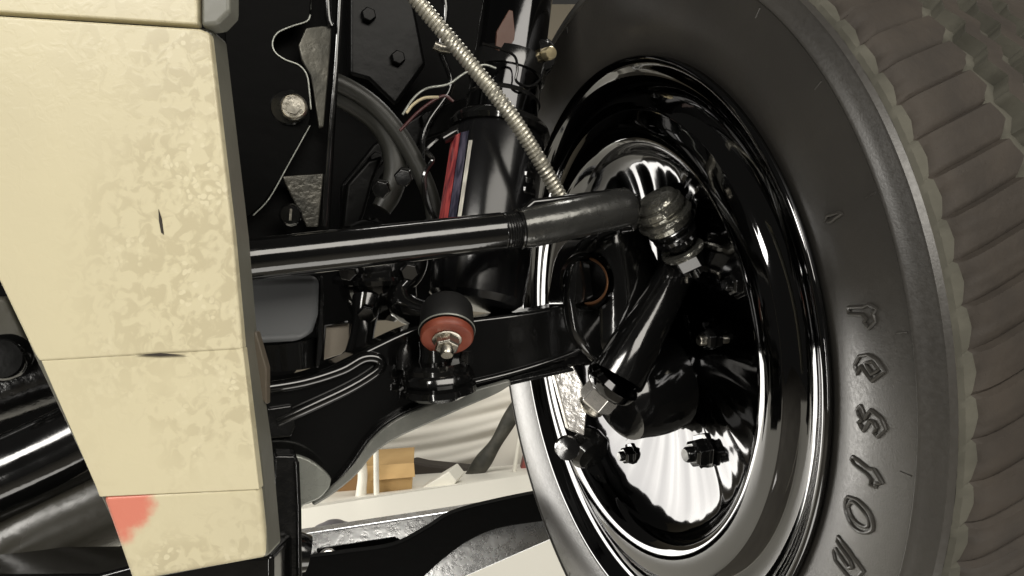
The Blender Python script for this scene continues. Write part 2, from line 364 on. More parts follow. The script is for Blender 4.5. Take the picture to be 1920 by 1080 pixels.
# bright edge of the scalloped plate
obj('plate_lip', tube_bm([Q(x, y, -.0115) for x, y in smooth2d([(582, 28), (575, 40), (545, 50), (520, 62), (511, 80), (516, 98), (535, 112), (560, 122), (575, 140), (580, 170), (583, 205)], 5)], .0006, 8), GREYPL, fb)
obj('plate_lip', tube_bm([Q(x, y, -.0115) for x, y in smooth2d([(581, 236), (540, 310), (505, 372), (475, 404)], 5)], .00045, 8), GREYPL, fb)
flange = prism_bm([Q(574, 52, -.011), Q(604, 48, -.014), Q(622, 50, -.016), Q(620, 90, -.016), Q(607, 238, -.016), Q(598, 240, -.014), Q(588, 170, -.0115), Q(582, 140, -.0115), Q(566, 112, -.0115), Q(560, 84, -.0115)], -FW * .004)
obj('web', flange, mat('worn_black_paint', (.13, .125, .105), .36, .5, bump=.2, bscale=140, rvar=.1, col2=(.05, .05, .043), cscale=30), fb, bevel=.001)
obj('web', prism_bm([Q(528, 330, -.015), Q(607, 325, -.02), Q(597, 425, -.02), Q(575, 425, -.018)], -FW * .004), mat('worn_black_paint_low', (.10, .095, .08), .32, .5, bump=.3, bscale=260, rvar=.1, col2=(.03, .03, .026), cscale=40), fb, bevel=.001)
obj('rail_edge', tube_bm([Q(640, -60, -.02), Q(630, 120, -.02), Q(618, 260, -.02), Q(608, 425, -.02)], .0022, 12, 4), BLACK, fb)
obj('rail_edge', tube_bm([Q(612, -60, -.014), Q(616, 30, -.014), Q(622, 50, -.014)], .0025, 12, 4), BLACK, fb)
o = Q(552, 204, -.012); ax = (FW + Vector((-.15, 0, -.05))).normalized()
obj('washer', lathe_bm([(.0125, 0), (.0125, .003), (.0115, .004), (.0001, .004)], o + Vector((-.004, 0, .0005)), ax, 32), BLACK, fb)
bo = obj('bolt_head', lathe_bm([(.0092, 0), (.0092, .008), (.0082, .0092), (.0076, .0085), (.0001, .0085)], o, ax, 36), STEEL, fb)
obj('hex_mark', lathe_bm([(.0058, .0085), (.0056, .0096), (.0001, .0098)], o, ax, 6), STEEL, bo)
o = Q(545, 403, -.012)
so = obj('slotted_screw', lathe_bm([(.008, 0), (.008, .0015), (.0065, .0035), (.0001, .004)], o, ax, 30), BLACK, fb)
obj('slot', prism_bm([o + ax * .0036 + Vector((-.0008, 0, z)) for z in (-.004,)] + [o + ax * .0036 + Vector((.0008, 0, -.004)), o + ax * .0036 + Vector((.0014, 0, .004)), o + ax * .0036 + Vector((-.0002, 0, .004))], ax * .0008), STEEL, so)
obj('light_block', prism_bm([Q(x, y, -.02) for x, y in [(538, -40), (584, -40), (584, 16), (578, 24), (538, 20)]], -FW * .004), GREYPL, fb, bevel=.0015)

# ================================================================== tie rod
tr = thing('tie_rod', 'glossy black tie rod tube with threaded collar crossing in front of the shock', 'tie rod', Q(720, 465, .067))
def TQ(px, py): return Q(px, py, .067)
obj('tube', tube_bm([TQ(430, 492), TQ(480, 486), TQ(720, 459), TQ(940, 434)], .0128, 40), BLACK, tr)
bm = tube_bm([TQ(936, 434.5), TQ(974, 430)], .0112, 32)
p0, p1 = TQ(940, 434), TQ(972, 430.5); dv = (p1 - p0); 
hel = []; a1 = dv.orthogonal().normalized(); a2 = dv.normalized().cross(a1)
for k in range(7 * 24): t = k / (7 * 24); an = 2 * math.pi * k / 24; hel.append(p0 + dv * t + (a1 * math.cos(an) + a2 * math.sin(an)) * .0115)
tube_bm(hel, .0010, 6, bm=bm)
obj('thread', bm, BLACKR, tr)
obj('lock_ring', lathe_bm([(.0115, -.001), (.0138, -.001), (.0142, 0), (.0138, .0012), (.0115, .0012)], TQ(972, 430), dv, 40), BLACK, tr)
obj('sleeve', tube_bm([TQ(975, 430), TQ(990, 427), TQ(1080, 409), TQ(1160, 392), TQ(1178, 388), TQ(1184, 387)], [.0128, .0138, .0138, .0138, .013, .0105], 40), SLEEVE, tr)
obj('clamp_rib', prism_bm([Q(x, y, .055) for x, y in [(972, 395), (1000, 372), (1180, 350), (1196, 362), (1190, 392), (980, 410)]], -FW * .012), BLACK, tr, bevel=.003)
obj('end_flange', prism_bm([Q(x, y, .073) for x, y in [(1192, 362), (1200, 362), (1204, 385), (1196, 430), (1188, 436), (1184, 420), (1188, 390)]], -FW * .02), BLACK, tr, bevel=.002)

# ================================================================== ball joint
bj_o, bj_e = Q(1244, 402, .06), Q(1318, 526, .050)
bax = (bj_e - bj_o).normalized()
bj = thing('ball_joint', 'greasy ball joint with rubber boot and castle nut at the tie rod end', 'ball joint', bj_o)
obj('cup', lathe_bm([(.0001, -.0155), (.012, -.0153), (.0155, -.0140), (.0168, -.0115), (.0162, -.0105), (.0182, -.0095), (.0192, -.0050), (.0185, -.0038), (.0172, -.0034), (.0172, -.0010), (.0202, -.0002), (.0212, .0020), (.0205, .0042), (.0178, .0050), (.0178, .0090)], bj_o, bax, 44), GREASE, bj)
obj('boot', lathe_bm([(.0165, .0085), (.0185, .0105), (.0175, .013), (.0150, .0145), (.0172, .0165), (.0168, .0195), (.0138, .0215), (.0150, .0235), (.0120, .027), (.010, .030)], bj_o, bax, 44), BLACK, bj)
obj('collar', lathe_bm([(.011, .030), (.0168, .030), (.0178, .0315), (.0172, .034), (.011, .035)], bj_o, bax, 36), GREASE, bj)
bm = lathe_bm([(.0105, .035), (.0155, .0352), (.0155, .045), (.0135, .0465), (.0075, .0465), (.0075, .043)], bj_o, bax, 6)
u1 = bax.orthogonal().normalized(); u2 = bax.cross(u1)
for k in range(6):
    an = k * math.pi / 3; d = u1 * math.cos(an) + u2 * math.sin(an); e = bax.cross(d)
    q = bj_o + bax * .0462 + d * .0105
    prism_bm([q - e * .0035 - d * .002, q + e * .0035 - d * .002, q + e * .0035 + d * .002, q - e * .0035 + d * .002], bax * .005, bm)
nut = obj('castle_nut', bm, BLACK, bj, bevel=.0007)
obj('threaded_end', tube_bm([bj_o + bax * .04, bj_o + bax * .056], .007, 20), BLACKR, nut)
obj('split_pin', tube_bm([bj_o + bax * .049 - u1 * .017 + u2 * .002, bj_o + bax * .049 - u1 * .008, bj_o + bax * .049 + u1 * .012, bj_o + bax * .052 + u1 * .017], .0013, 8, 4), STEEL, bj)

# ================================================================== steering knuckle
kn = thing('steering_knuckle', 'black steering knuckle with tapered arm and silver hex fitting in front of the wheel', 'knuckle', Q(1150, 600, .0))
obj('kingpin_boss', tube_bm([Q(1128, 420, -.005), Q(1136, 450, -.005), Q(1150, 540, -.005), Q(1150, 640, -.005), Q(1140, 690, -.005)], [.026, .033, .036, .035, .028], 40, 5), BLACK, kn)
obj('yoke', prism_bm([Q(x, y, .02) for x, y in smooth2d([(1060, 560), (1080, 470), (1130, 430), (1195, 432), (1240, 490), (1232, 560), (1200, 640), (1140, 690), (1080, 640), (1060, 560)], 4)[:-1]], -FW * .04), BLACK, kn, bevel=.007, seg=4)
sn = obj('grease_ring', lathe_bm([(.0150, -.004), (.0205, -.001), (.0225, .004), (.0215, .0065), (.0190, .006), (.0165, .0), (.014, -.006), (.0001, -.006)], Q(1104, 526, .0245), (FW * .8 - Vector((.75, 0, .1))), 44), BLACKW, kn)
ga = (FW * .8 - Vector((.75, 0, .1))).normalized(); gu = ga.cross(Vector((0, 0, 1))).normalized(); gv = gu.cross(ga); go = Q(1104, 526, .0245)
obj('copper_seal', tube_bm([go + ga * .003 + (gu * math.cos(R(a)) + gv * math.sin(R(a))) * .0172 for a in range(100, 290, 10)], [.0003] + [.0013] * 17 + [.0003], 10), mat('copper_edge', (.25, .12, .06), .3, .7), sn)
arm = [Q(1286, 480, .035), Q(1262, 520, .04), Q(1225, 590, .042), Q(1185, 660, .042), Q(1160, 705, .04)]
obj('tapered_arm', tube_bm(arm, [.0135, .0142, .0160, .0190, .0205], 36, 4), BLACK, kn)
obj('lower_housing', tube_bm([Q(1290, 690, .0), Q(1240, 720, .01), Q(1195, 745, .018), Q(1160, 770, .022)], [.036, .038, .034, .026], 36, 5), BLACK, kn)
hx0, hx1 = Q(1152, 712, .040), Q(1086, 788, .018); hax = (hx1 - hx0).normalized()
obj('collar', lathe_bm([(.008, -.006), (.0185, -.004), (.0215, .0), (.0205, .006), (.017, .010), (.012, .011)], hx0, hax, 40), BLACKW, kn)
hb = obj('hex_fitting', lathe_bm([(.0125, .008), (.0142, .009), (.0145, .0235), (.0125, .0255), (.009, .0255)], hx0, hax, 6), BRIGHT, kn, bevel=.0008)
obj('plug', lathe_bm([(.010, .0245), (.0105, .029), (.0085, .0315), (.0001, .0315)], hx0, hax, 24), STEEL, hb)
obj('flash_glint_plate', prism_bm([Q(x, y, o_) for x, y, o_ in [(1036, 694, .004), (1076, 686, .012), (1104, 740, .014), (1096, 818, .012), (1066, 806, .004)]], -FW * .006), BRIGHT, kn, bevel=.0012)  # added bright plate imitating a flash reflection on the backing plate
obj('drain_knob', lathe_bm([(.006, -.012), (.0135, -.010), (.0165, -.003), (.0165, .006), (.013, .010), (.0001, .0115)], Q(1100, 838, .0), (FW * .7 + Vector((.2, 0, -.5))), 32), BLACK, kn)
obj('drain_cap', lathe_bm([(.0085, 0), (.010, .003), (.009, .006), (.0001, .0065)], Q(1064, 838, .004), (FW + Vector((-.4, 0, 0))), 24), BLACK, kn)

# ================================================================== axle beam
ab = thing('axle_beam', 'thick glossy black axle beam curving down from the wheel to the lower left', 'axle', Q(800, 700, 0))
up = smooth2d([(470, 720), (560, 708), (620, 686), (690, 652), (780, 612), (880, 597), (1000, 582), (1095, 565), (1180, 560)], 4)
lo = smooth2d([(1190, 668), (1120, 684), (1060, 692), (960, 715), (880, 735), (800, 760), (730, 795), (690, 830), (655, 880), (625, 910), (590, 942), (560, 952)], 4)
obj('beam', prism_bm([Q(x, y, .012) for x, y in up + lo + [(520, 950), (470, 960)]], -FW * .035), BLACK, ab, bevel=.0035, seg=3)
obj('lower_flange', prism_bm([Q(x, y, .020) for x, y in smooth2d([(1075, 689), (960, 713), (880, 731), (800, 752), (730, 786), (690, 822), (650, 880), (618, 914)], 4) + smooth2d([(624, 920), (660, 886), (698, 832), (734, 802), (802, 768), (882, 744), (962, 722), (1078, 696)], 4)], -FW * .055), BLACKR, ab, bevel=.0012)
ridge = smooth2d([(500, 728), (570, 716), (640, 694), (680, 672), (706, 672), (714, 684), (700, 700), (650, 730), (560, 772), (520, 790)], 5)
obj('ridge', tube_bm([Q(x, y, .0135) for x, y in ridge], .0042, 14), BLACK, ab)
obj('upper_rib', tube_bm([Q(x, y, .012) for x, y in smooth2d([(870, 722), (960, 700), (1050, 672), (1090, 655)], 5)], .003, 12), BLACK, ab)
obj('lug_pad', prism_bm([Q(x, y, .016) for x, y in [(500, 765), (548, 758), (556, 800), (548, 820), (500, 824)]], -FW * .01), BLACKR, ab, bevel=.002)
wx = mat('scuffed_reflection_paint', (.16, .165, .15), .3, .1, bump=.5, bscale=120, col2=(.26, .26, .235), cscale=30)  # table's pale reflection put into the colour of the scuffed lower lip
obj('pale_reflection_lip', prism_bm([Q(x, y, .0215) for x, y in smooth2d([(957, 711), (866, 737), (800, 759), (740, 787), (696, 824), (662, 872), (622, 912), (584, 941)], 4) + smooth2d([(588, 951), (630, 924), (670, 890), (702, 852), (742, 824), (800, 797), (870, 766), (930, 740), (960, 722)], 4)], -FW * .006), wx, ab, bevel=.002)
# spring perch with rings under the red bushing
po, pa = Q(818, 690, .03), Vector((-.05, -.12, 1)).normalized()
pc = thing('spring_perch', 'round black stepped perch on the axle beam under the red bushing', 'perch', po)
obj('base_ring', lathe_bm([(.012, .006), (.021, .005), (.0235, .002), (.0235, -.001), (.0255, -.003), (.0265, -.007), (.024, -.010), (.027, -.012), (.0275, -.016), (.02, -.02)], po, pa, 48), BLACK, pc)
obj('pedestal', lathe_bm([(.0135, .0), (.0125, .004), (.011, .012), (.0115, .02), (.0001, .022)], po, pa, 32), BLACK, pc)
obj('side_stud', tube_bm([po + Vector((-.022, -.005, .0)), po + Vector((-.0215, -.005, .012)), po + Vector((-.020, -.005, .017))], [.0055, .0055, .003], 14), BLACKR, pc)
obj('side_stud', tube_bm([po + Vector((.021, -.003, .003)), po + Vector((.0215, -.003, .012))], [.006, .0045], 6), BLACKR, pc)

# ================================================================== shock absorber
s0, s1 = Q(893, 560, .0), Q(962, 60, -.035)
sa = (s1 - s0).normalized(); sl = (s1 - s0).length
sh = thing('shock_absorber', 'glossy black shock absorber tube leaning up behind the conduit', 'shock absorber', s0)
def S(t): return s0 + (s1 - s0) * t
obj('lower_tube', tube_bm([S(-.02), S(0), S(.1), S(.56), S(.6)], [.030, .0355, .037, .037, .035], 48), mat('satin_shock_paint', (.006, .006, .0065), .17, spec=.5, bump=.05), sh)
obj('upper_tube', tube_bm([S(.56), S(.62), S(1.3)], [.027, .0285, .0285], 48), BLACKW, sh)
obj('collar', lathe_bm([(.028, -.004), (.0385, -.0035), (.0405, .0), (.0395, .004), (.0365, .007), (.034, .0075), (.028, .008)], S(.60), sa, 48), BLACK, sh)
obj('clamp_band', lathe_bm([(.0285, -.008), (.0305, -.0075), (.031, .0), (.0305, .0075), (.0285, .008)], S(.84), sa, 48), BLACK, sh)
obj('clamp_band', lathe_bm([(.0285, -.002), (.0298, 0), (.0285, .002)], S(.72), sa, 48), BLACKR, sh)
# coloured reflections put in as painted stripes curved round the lower tube
def stripe(name, a0, a1, t0, t1, m):
    g = Vector((-.25, -1, 0)); g = (g - sa * g.dot(sa)).normalized(); h = sa.cross(g); bm = bmesh.new(); rows = []
    for i in range(7):
        an = R(a0 + (a1 - a0) * i / 6); d = (g * math.cos(an) + h * math.sin(an)) * .0374
        rows.append((bm.verts.new(S(t0) + d), bm.verts.new(S(t1) + d)))
    for (a, b), (c, d) in zip(rows, rows[1:]): bm.faces.new((a, c, d, b))
    return obj(name, bm, m, sh)
def streak(n, a, b):
    m = mat(n, a, .25, col2=b, cscale=260); nt = m.node_tree
    nz = [x for x in nt.nodes if x.type == 'TEX_NOISE'][0]; mp = nt.nodes.new('ShaderNodeMapping'); mp.inputs['Scale'].default_value = (1, 1, .06)
    mp.inputs['Rotation'].default_value = (0, R(-14), 0)
    tc = [x for x in nt.nodes if x.type == 'TEX_COORD'][0]; nt.links.new(tc.outputs['Object'], mp.inputs[0]); nt.links.new(mp.outputs[0], nz.inputs['Vector'])
    return m
stripe('red_reflection_stripe', -56, -33, .2, .535, streak('red_reflection_streak', (.50, .085, .08), (.13, .02, .03)))
stripe('blue_reflection_stripe', -32, -20, .2, .535, streak('blue_reflection_streak', (.02, .02, .035), (.10, .09, .13)))
stripe('white_reflection_stripe', -18, -13, .2, .5, streak('white_reflection_streak', (.7, .68, .6), (.4, .38, .34)))

# rubber cup with red bushing
bo_, ba_ = Q(838, 632, .052), (Vector((.06, -.66, -.75))).normalized()
bs = thing('bushing_mount', 'round red urethane bushing with steel nut under a black rubber cup', 'bushing', bo_)
obj('rubber_cup', lathe_bm([(.0001, -.027), (.016, -.027), (.0178, -.0235), (.0182, -.014), (.0188, -.006), (.018, -.0045), (.0001, -.0045)], bo_, ba_, 48), DRUB, bs)
obj('steel_lip', lathe_bm([(.0185, -.0058), (.0192, -.005), (.0187, -.0042)], bo_, ba_, 48), GREYPL, bs)
rw = obj('red_washer', lathe_bm([(.0165, -.0045), (.0178, -.003), (.0178, .0005), (.0168, .0018), (.0110, .0025), (.009, .0015), (.0001, .001)], bo_, ba_, 48), REDR, bs)
obj('plain_washer', lathe_bm([(.0098, .0013), (.0098, .0028), (.009, .0032), (.0001, .0032)], bo_, ba_, 36), STEEL, bs)
obj('hex_nut', lathe_bm([(.0082, .0032), (.0085, .004), (.0085, .0085), (.0075, .0095), (.0048, .0095), (.0046, .008)], bo_, ba_, 6, Vector((1, 0, .4))), STEEL, bs, bevel=.0004)
obj('stud', lathe_bm([(.0045, .006), (.0045, .014), (.0038, .0152), (.0001, .0152)], bo_, ba_, 20), STEEL, bs)

# ================================================================== grey rubber block, can, gearbox
lm = thing('lower_crossmember', 'black crossmember running below the bottom edge of the cream panel', 'crossmember', P(380, 1100, .42))
obj('member', prism_bm([P(x, y, .42) for x, y in [(-300, 1085), (180, 1078), (280, 1052), (512, 1040), (512, 1180), (-300, 1200)]], (0, .05, 0)), BLACK, lm, bevel=.003)

gb = thing('bump_stop', 'smooth grey rubber bump stop under the tie rod beside the cream panel', 'bump stop', Q(545, 640, .02))
obj('rubber_block', prism_bm([Q(x, y, .03) for x, y in [(455, 520), (600, 516), (598, 590), (588, 622), (566, 640), (455, 646)]], -FW * .04), GREYB, gb, bevel=.006, seg=4)
obj('steel_can', tube_bm([Q(538, 640, .005), Q(540, 656, .005), Q(542, 690, .005)], [.019, .0185, .0178], 36), GREASE if False else BLACK, gb)
obj('side_plate', prism_bm([Q(x, y, .02) for x, y in [(600, 514), (608, 520), (607, 570), (604, 660), (598, 690), (592, 690), (598, 600)]], -FW * .03), BLACKR, gb, bevel=.001)

gx = thing('steering_box', 'black cast steering box with round cover and bolts behind the tie rod', 'steering box', Q(710, 590, -.05))
obj('housing', tube_bm([Q(702, 425, -.075), Q(700, 450, -.07), Q(704, 500, -.06), Q(706, 560, -.06), Q(700, 596, -.06)], [.014, .024, .030, .027, .018], 40, 4), BLACK, gx)
obj('cover_ring', lathe_bm([(.0295, -.003), (.0335, -.002), (.034, .0015), (.032, .004), (.029, .004)], Q(704, 524, -.06), (0, -.1, 1), 48), BLACK, gx)
for (x, y) in ((690, 585), (752, 572), (655, 505), (770, 505), (716, 352), (758, 330)):
    bolt(gx, 'cover_bolt', Q(x, y, -.03), FW + Vector((-.3, 0, -.3)), .0075, .009, BLACK)
obj('side_cover', prism_bm([Q(x, y, -.075) for x, y in [(640, 430), (650, 345), (690, 300), (720, 290), (700, 340), (684, 400), (672, 430)]], -FW * .02), SATIN2, gx, bevel=.003)
obj('mount_arm', tube_bm([Q(690, 560, -.04), Q(680, 620, -.03), Q(672, 680, -.02)], [.012, .009, .012], 18, 4), BLACK, gx)
obj('mount_arm', tube_bm([Q(752, 540, -.04), Q(758, 575, -.03), Q(800, 590, -.02)], [.012, .012, .010], 18, 4), BLACK, gx)
obj('hook', tube_bm([Q(x, y, -.03) for x, y in [(768, 470), (785, 488), (776, 520), (757, 540)]], [.006, .007, .006, .004], 14, 5), BLACK, gx)

pl = thing('mounting_plate', 'small flat painted plate showing between the bump stop and steering box', 'plate', Q(630, 650, -.06))
obj('plate', prism_bm([Q(x, y, -.06) for x, y in [(610, 612), (655, 606), (654, 650), (640, 664), (604, 676)]], -FW * .004), mat('grey_brown_paint', (.5, .44, .36), .35, bump=.2), pl, bevel=.001)
obj('edge_trim', tube_bm([Q(604, 676, -.058), Q(609, 610, -.058), Q(652, 604, -.058)], .0014, 8), BLACK, pl)

# ================================================================== hoses, conduit, wires
h1 = thing('hose', 'upper black rubber hose arching from the frame down behind the tie rod', 'hose', Q(640, 160, -.05), 'black rubber hoses')
obj('hose_body', tube_bm([Q(x, y, -.045) for x, y in [(560, 130), (640, 158), (700, 196), (748, 250), (785, 315), (808, 372), (820, 440)]], .0068, 20, 6), HOSE, h1)
h2 = thing('hose', 'lower thicker black hose bending sharply into the steering box', 'hose', Q(640, 190, -.055), 'black rubber hoses')
obj('hose_body', tube_bm([Q(x, y, -.055) for x, y in [(560, 150), (640, 182), (700, 222), (732, 270), (742, 320), (732, 362), (715, 392)]], [.0085] * 4 + [.0095, .009, .008], 20, 6), HOSE, h2)

cpts = catmull([tuple(Q(x, y, o)) for x, y, o in [(735, -70, .05), (782, 0, .045), (870, 105, .045), (950, 205, .05), (1005, 290, .048), (1052, 372, .045)]], 60)
cpts = [Vector(p) for p in cpts]
rad = [.0047 + .00075 * max(-.6, math.cos(2 * math.pi * i / 5.0)) for i in range(len(cpts))]
fc = thing('flexible_conduit', 'ribbed silvery flexible conduit running diagonally down to the tie rod', 'conduit', cpts[-1])
bm = tube_bm(cpts, .0043, 16); N = 0
# wound metal strip as one helix
L = [0]
for a, b in zip(cpts, cpts[1:]): L.append(L[-1] + (b - a).length)
turns = int(L[-1] / .0031); hx = []; K = 14; prev = None
for i in range(turns * K):
    s = L[-1] * i / (turns * K); x = np.interp(s, L, [p.x for p in cpts]); y = np.interp(s, L, [p.y for p in cpts]); z = np.interp(s, L, [p.z for p in cpts])
    j = min(np.searchsorted(L, s), len(cpts) - 1); t = (cpts[j] - cpts[max(j - 1, 0)]) if j else (cpts[1] - cpts[0]); t.normalize()
    a = FW - t * FW.dot(t); a.normalize(); b = t.cross(a); an = 2 * math.pi * i / K
    hx.append(Vector((x, y, z)) + (a * math.cos(an) + b * math.sin(an)) * .0044)
tube_bm(hx, .00135, 6, bm=bm)
obj('wound_strip', bm, CONDUIT, fc)

def wire(label, pts, off, r, m, group='thin wires and brake pipes'):
    o = obj('wire', tube_bm([Q(x, y, off) for x, y in pts], r, 8, 6), m); return tag(o, label, 'wire', group)
wire('thin grey wire sagging from the conduit to the left', [(755, 215), (775, 185), (800, 166), (840, 158), (870, 138), (905, 122), (930, 128)], .0, .0009, GREYPL)
wire('short pale yellow wire tip above the hoses', [(762, 212), (775, 196), (795, 184), (822, 182)], .005, .0011, WIREW)
wire('dark wire looping under the small round bracket', [(905, 82), (940, 92), (965, 106), (970, 130), (968, 152), (990, 162), (1012, 150), (1022, 118)], .01, .0011, BLACK)
wire('thin reddish wire beside the shock absorber collar', [(750, 245), (790, 205), (830, 180), (850, 190)], -.02, .0012, mat('dull_red_wire', (.07, .02, .02), .4))

# upper bracket with round lug
br = thing('upper_mount', 'black lug with bright bolt end near the top of the shock absorber', 'mount', Q(1010, 110, -.02))
lo_ = Q(1018, 104, -.01); la = (FW + Vector((.1, 0, -.15))).normalized()
obj('lug', prism_bm([Q(x, y, -.02) for x, y in smooth2d([(900, 130), (930, 112), (975, 108), (985, 82), (1010, 68), (1036, 76), (1044, 104), (1034, 132), (1010, 150), (960, 150), (905, 150), (900, 130)], 3)[:-1]], -FW * .012), BLACK, br, bevel=.002)
obj('washer', lathe_bm([(.0001, -.006), (.0125, -.006), (.0128, -.002), (.011, 0), (.0001, 0)], lo_, la, 32), BLACK, br)
obj('bolt_end', lathe_bm([(.0052, -.002), (.0052, .008), (.0045, .009), (.0001, .0092)], Q(1024, 102, -.01), la, 24), mat('brass_bolt', (.8, .68, .42), .3, .9), br)
obj('strap', tube_bm([Q(x, y, -.015) for x, y in [(830, 262), (880, 236), (940, 228), (1000, 232)]], [.004, .006, .006, .005], 12, 5), BLACK, br)
# copper-brown plate up by the shock's top
tp_ = thing('rust_plate', 'rusty brown plate strip beside the top of the shock absorber', 'plate', Q(945, 90, 0))
obj('strip', prism_bm([Q(x, y, -.004) for x, y in [(932, 58), (955, 18), (962, 20), (966, 60), (964, 84), (940, 100), (930, 90)]], -FW * .003), mat('rust_brown', (.085, .036, .022), .5, bump=.3), tp_, bevel=.0006)
# stacked fitting
ft = thing('brake_fitting', 'small stacked black hex fitting behind the conduit above the tie rod', 'fitting', Q(980, 350, .0))
fa = Vector((.1, .1, 1)).normalized(); fo = Q(978, 366, .012)
for k, (r, z) in enumerate(((.0105, 0), (.0085, .0075), (.0095, .012), (.007, .019))):
    obj('hex_ring', lathe_bm([(r * .85, z), (r, z + .001), (r, z + .0045), (r * .85, z + .0058)], fo, fa, 6 if k % 2 == 0 else 24, cap=True), BLACK, ft, bevel=.0005)
obj('pipe_stub', tube_bm([fo + fa * .0, fo + fa * .03], .0045, 16), BLACK, ft)

ch = thing('chassis_rail', 'dim black chassis rail with bolts and pipe clips in the dark bay behind the hoses', 'chassis rail', Q(760, 300, -.15))
obj('rail', prism_bm([Q(x, y, -.15) for x, y in [(655, -80), (760, -80), (800, 120), (742, 200), (690, 150), (655, 140)]], -FW * .02), SATIN2, ch, bevel=.004)
obj('gusset', prism_bm([Q(x, y, -.13) for x, y in [(640, 345), (700, 270), (790, 210), (880, 180), (880, 230), (800, 262), (720, 330), (660, 420), (640, 420)]], -FW * .012), SATIN2, ch, bevel=.003)
for x, y in ((690, 30), (745, 110), (800, 225), (705, 300)):
    bolt(ch, 'rail_bolt', Q(x, y, -.128 if y > 200 else -.149), FW, .007, .006, SATIN2)
obj('brake_pipe', tube_bm([Q(x, y, -.12) for x, y in [(820, -60), (836, 20), (826, 90), (846, 160), (800, 236), (792, 300), (808, 380)]], .003, 10, 6), BLACK, ch)
obj('pipe_clip', tube_bm([Q(x, y, -.115) for x, y in [(814, 84), (826, 90), (842, 92)]], .0045, 10), STEEL, ch)
tag(obj('wire', tube_bm([Q(x, y, -.03) for x, y in [(820, 262), (800, 282), (812, 300), (796, 330), (802, 380), (820, 420)]], .0022, 8, 6), BLACK), 'short black cable hanging left of the striped shock tube', 'wire', 'thin wires and brake pipes')
# ================================================================== lower left: hanger post and end plate
hp = thing('hanger_post', 'glossy black square hanger post standing beside the lower end of the cream panel', 'post', P(535, 1080, .47))
def LQ(x, y, o=.05): return Q(x, y, o)
obj('post', prism_bm([LQ(x, y, .06) for x, y in [(513, 856), (520, 853), (552, 853), (560, 862), (566, 1150), (506, 1150), (508, 1000)]], -FW * .02), BLACKR, hp, bevel=.003, seg=3)
obj('rounded_plate', prism_bm([LQ(x, y, .036) for x, y in smooth2d([(478, 960), (480, 880), (492, 858), (540, 851), (580, 862), (608, 882), (622, 898)], 3) + smooth2d([(618, 915), (600, 935), (570, 948)], 3) + [(560, 960)]], -FW * .006), GREYPL, hp, bevel=.0015)
obj('clamp_bolt', tube_bm([LQ(540, 1034, .045), LQ(560, 1036, .045), LQ(578, 1038, .045)], [.0125, .0125, .011], 24), BLACK, hp)
obj('edge_bead', tube_bm([LQ(556, 866, .062), LQ(560, 950, .062), LQ(562, 1140, .062)], .0016, 10), BLACK, hp)

# ================================================================== curved arm and galvanised bar beyond
ca = thing('curved_arm', 'flat black S-curved arm crossing the white table at the bottom', 'arm', Q(800, 1000, -.26))
top = smooth2d([(560, 1048), (650, 1036), (740, 1022), (800, 992), (850, 962), (930, 940), (1040, 918), (1120, 905)], 5)
bot = smooth2d([(1120, 962), (1040, 975), (940, 990), (880, 1014), (830, 1050), (780, 1092), (700, 1130), (560, 1140)], 5)
obj('arm', prism_bm([Q(x, y, -.26) for x, y in top + bot], -FW * .012), BLACKM, ca, bevel=.0015)
gbv = thing('galvanised_bar', 'straight shiny galvanised steel bar lying behind the black curved arm', 'bar', Q(800, 1010, -.30))
obj('bar', prism_bm([Q(x, y, o_) for x, y, o_ in [(520, 1008, -.312), (850, 958, -.308), (1120, 914, -.308), (1120, 990, -.286), (1045, 1008, -.285), (870, 1084, -.278), (520, 1130, -.276)]], -FW * .02), GALV, gbv, bevel=.0025)
obj('black_insert', prism_bm([Q(x, y, -.280) for x, y in [(594, 1028), (740, 1006), (752, 1012), (700, 1040), (594, 1056)]], -FW * .0015), BLACK, gbv, bevel=.001)
obj('bolt', lathe_bm([(.010, 0), (.010, .003), (.008, .006), (.0001, .007)], Q(614, 1046, -.275), FW + Vector((0, 0, .3)), 24), BRIGHT, gbv)

# ================================================================== pipes at the lower left
ex = []
def pipe(label, pts, r, off, m, g='dark pipes at the lower left'):
    o = obj('exhaust_pipe', tube_bm([Q(x, y, off) for x, y in pts], r, 32, 5), m); tag(o, label, 'pipe', g)
pipe('glossy black pipe with sparkling highlight, lowest but one on the left', [(-260, 1010), (-40, 915), (80, 862), (200, 800), (420, 660)], .026, -.02, BLACK)
pipe('wide brown-grey scuffed pipe along the bottom left corner', [(-260, 1190), (-40, 1075), (110, 985), (240, 925), (420, 840)], .03, -.03, mat('scuffed_grey_pipe', (.05, .047, .038), .25, bump=.3, bscale=50, rvar=.1))
pipe('dark upper pipe passing behind the cream panel on the left', [(-260, 790), (-40, 735), (100, 690), (300, 620)], .024, -.06, BLACKR)
tag(obj('drain_plug', lathe_bm([(.0001, .004), (.012, .004), (.015, 0), (.015, -.012)], Q(4, 672, -.02), FW, 28), BLACK), 'round black plug at the left edge of the picture', 'plug')
sb = thing('side_casting', 'worn grey casting above the black pipes at the left edge', 'casting', Q(20, 620, -.08))
obj('casting', prism_bm([Q(x, y, -.08) for x, y in [(-200, 560), (10, 556), (50, 640), (90, 690), (-200, 720)]], -FW * .02), mat('worn_casting', (.10, .095, .075), .4, bump=.5, bscale=60), sb, bevel=.004)

